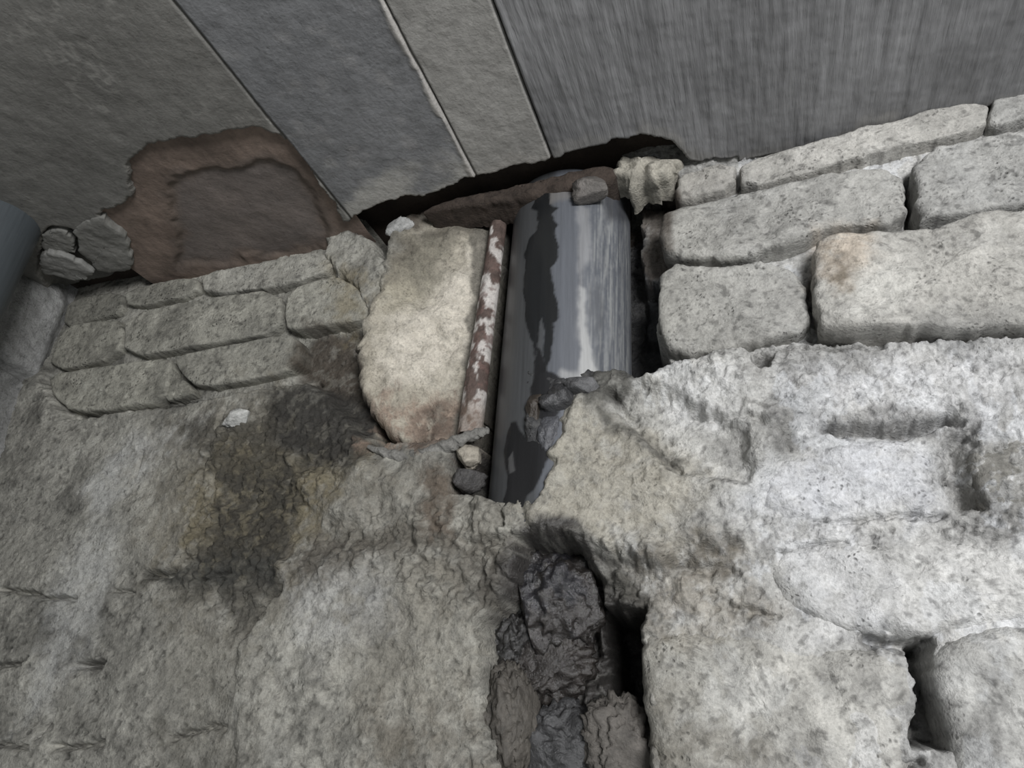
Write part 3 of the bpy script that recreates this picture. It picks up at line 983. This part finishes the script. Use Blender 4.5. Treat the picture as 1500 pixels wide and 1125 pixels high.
# rusty steel conduit
hc = -.020
p0 = W([(737, 285)], hc)[0]; p1 = W([(692, 625)], hc)[0]
rusty = tube('rusty_pipe', (p0[0], -hc, p0[1] + .015), (p1[0], -hc - .004, p1[1] - .01), .0075, .0105, RUST, col_rust, n=48, m=160, wall_t=.0015, wob=.0008)
tag(rusty, 'thin rusty steel pipe with flaking white paint beside the pale slab', 'pipe')

# grey pipe in the left corner
q = CE([(0, 322)])[0]
cpipe = tube('corner_pipe', (q[0], q[1], HC + .02), (q[0], q[1], HC - 1.2), .036, .036, PVC, col_flat((.065, .075, .082), 1801), n=80, m=120)
tag(cpipe, 'smooth blue-grey vertical pipe in the far left corner under the ceiling', 'pipe')


# ------------------------------------------------------------------ loose stones and flakes
def ico(sub):
    bm = __import__('bmesh').new()
    __import__('bmesh').ops.create_icosphere(bm, subdivisions=sub, radius=1)
    V = np.array([v.co[:] for v in bm.verts]); F = np.array([[v.index for v in f.verts] for f in bm.faces])
    bm.free()
    return V, F


IV, IF = ico(5)
IV4, IF4 = ico(4)


def stone(name, px, py, h, size, rot, colour, wet, seed, amp=.22, label=None, cat='stone', group=None, big=False, parent=None, mat=None, second=None, crag=.13, cuts=7):
    V, F = (IV, IF) if big else (IV4, IF4)
    off = Vector((seed * 3.1, seed * 1.7, seed * .9))
    def nz(v, f): return mnoise.noise(Vector(v) * f + off)
    k = np.array([1 + amp * (nz(v, 1.3) + .5 * nz(v, 2.9)) + crag * (.5 - abs(nz(v, 4.1)) * 1.6 + .6 * nz(v, 8.3) + .35 * nz(v, 17) + .2 * nz(v, 33)) for v in V])
    # knock some faces flat, as broken stone has
    P = V * k[:, None]
    rs = np.random.RandomState(seed)
    for _ in range(cuts):
        nrm = rs.normal(size=3); nrm /= np.linalg.norm(nrm)
        lim = rs.uniform(.62, .9)
        dd = P @ nrm
        P = P - np.outer(np.maximum(dd - lim, 0) * .85, nrm)
    P = P * np.array(size)
    c, s = math.cos(rot), math.sin(rot)
    P = np.stack([P[:, 0] * c - P[:, 2] * s, P[:, 1], P[:, 0] * s + P[:, 2] * c], 1)
    o3 = W1(px, py, h)
    col = np.array(colour)[None] * (1 + .25 * fbm(P[:, 0] + P[:, 1], P[:, 2], .012, 4, 1900 + seed))[:, None]
    if second is not None:
        m = sstep(0, .3, fbm(P[:, 0], P[:, 2] + P[:, 1], .012, 4, 1950 + seed))
        col = col + (np.array(second) - col) * (m * .8)[:, None]
    o = mesh_obj(name, P, F, mat or ROCK, parent, col, np.full(len(P), wet))
    o.location = o3
    if label: tag(o, label, cat, group)
    return o


stone('wet_rock', 815, 880, -.034, (.034, .026, .036), .25, (.028, .025, .023), .95, 3, .25, 'large wet dark rock lodged in the upper part of the lower hole', big=True, second=(.02, .02, .024), crag=.20, cuts=3)
stone('wet_rock', 752, 940, -.036, (.020, .020, .028), -.2, (.018, .017, .016), .9, 4, .3, 'black wet stone left of the large rock in the lower hole', crag=.24, cuts=2, big=True)
stone('wet_rock', 800, 972, -.036, (.034, .022, .023), .5, (.032, .028, .025), .85, 5, .3, 'wet brown stone under the large rock in the lower hole', big=True, crag=.24, cuts=2)
stone('wet_rock', 812, 1098, -.038, (.036, .022, .030), .1, (.045, .045, .046), .7, 6, .25, 'lowest grey stone at the bottom of the lower hole', big=True, crag=.22, cuts=2)
stone('wet_rock', 748, 1050, -.018, (.020, .02, .034), .1, (.085, .077, .066), .3, 7, .3, 'crumbly brown stone at the lower left rim of the lower hole', crag=.26, cuts=2, big=True)
stone('wet_rock', 912, 1090, -.030, (.022, .022, .026), .3, (.12, .11, .098), .2, 16, .3, 'brownish stone closing the lower right foot of the hole', crag=.24, cuts=2, big=True)

stone('wet_rock', 822, 590, .008, (.017, .016, .013), .3, (.05, .05, .052), .75, 8, .3, 'wet dark mortar lump under the foot of the drain pipe')
stone('wet_rock', 852, 572, .008, (.016, .016, .010), -.3, (.10, .10, .102), .5, 9, .3, 'grey wet mortar lump at the right foot of the drain pipe')
stone('wet_rock', 806, 632, .008, (.0085, .013, .019), -.1, (.085, .087, .095), .75, 10, .2, 'slim grey wet stone standing at the foot of the pipe beside the mortar heap')
stone('wet_rock', 786, 610, .006, (.009, .013, .024), .0, (.045, .036, .028), .6, 11, .3, 'brown wet stone wedged low against the drain pipe')
stone('stone_chip', 690, 668, -.004, (.011, .010, .011), .3, (.33, .30, .25), .1, 12, .3, 'pale stone chip in the small pocket left of the drain pipe')
stone('stone_chip', 688, 702, -.006, (.013, .012, .010), .2, (.055, .052, .05), .4, 13, .3, 'dark stone chip at the bottom of the small pocket')
stone('stone_chip', 866, 279, .016, (.017, .014, .012), .2, (.13, .12, .11), .2, 14, .3, 'grey mortar stone resting on the head of the drain pipe')
stone('stone_chip', 585, 333, .004, (.014, .010, .008), .5, (.36, .36, .35), 0, 15, .3, 'pale chip stuck in the dark gap under the ceiling panel')
stone('stone_chip', 348, 612, .004, (.014, .008, .009), .2, (.42, .42, .40), 0, 18, .3, 'pale mortar blob on the mouldy wall below the left bricks')


def flake(px, dz, thick, colour, seed, label):
    """broken plate of ceiling render hanging at its own height"""
    P = resample(chaikin(CE(px, dz), 1), 120)
    P = P + np.stack([fbm(P[:, 0], P[:, 1], .012, 4, 2000 + seed, .6), fbm(P[:, 0], P[:, 1], .012, 4, 2050 + seed, .6)], 1) * .003
    c = P.mean(0)
    Vv = []
    z0 = HC + dz
    for t in np.linspace(.02, 1, 26):
        q = c + (P - c) * t
        z = z0 + fbm(q[:, 0], q[:, 1], .02, 4, 2100 + seed) * .0015 + (.002 * max(0, t - .9) * 10) ** 1 * .5
        Vv.append(np.stack([q[:, 0], q[:, 1], z], 1))
    lo = Vv[-1]
    for s in (.3, .7, 1):
        q = lo.copy(); q[:, 2] = q[:, 2] + thick * s
        Vv.append(q)
    q = Vv[-1].copy(); q[:, :2] = c + (q[:, :2] - c) * .02
    Vv.append(q)
    n = 120; k = len(Vv)
    V = np.concatenate(Vv)
    idx = np.arange(k * n).reshape(k, n); nx = np.roll(idx, -1, 1)
    F = np.stack([idx[:-1], idx[1:], nx[1:], nx[:-1]], -1).reshape(-1, 4)
    f = F[200]
    if np.cross(V[f[1]] - V[f[0]], V[f[2]] - V[f[0]])[2] > 0:
        F = F[:, ::-1]
    col = np.array(colour)[None] * (1 + .15 * fbm(V[:, 0], V[:, 1], .03, 4, 2200 + seed))[:, None]
    return tag(mesh_obj('render_flake', V, F, CEIL, None, col, np.zeros(len(V))), label, 'plaster', 'loose flakes of ceiling render')


flake([(57, 372), (95, 374), (130, 394), (139, 402), (118, 415), (85, 407), (60, 402)], -.006, .006, (.23, .228, .215), 1,
      'curled thin render flake hanging lowest beside the corner pipe')
flake([(106, 337), (148, 316), (166, 334), (186, 352), (198, 396), (146, 401), (126, 380), (112, 365)], -.001, .012, (.19, .187, .172), 2,
      'broad dark grey render flake next to the brown ceiling patch')
flake([(60, 348), (80, 336), (100, 341), (110, 370), (82, 371), (59, 366)], .001, .010, (.20, .197, .182), 3,
      'small render flake between the corner pipe and the broad flake')
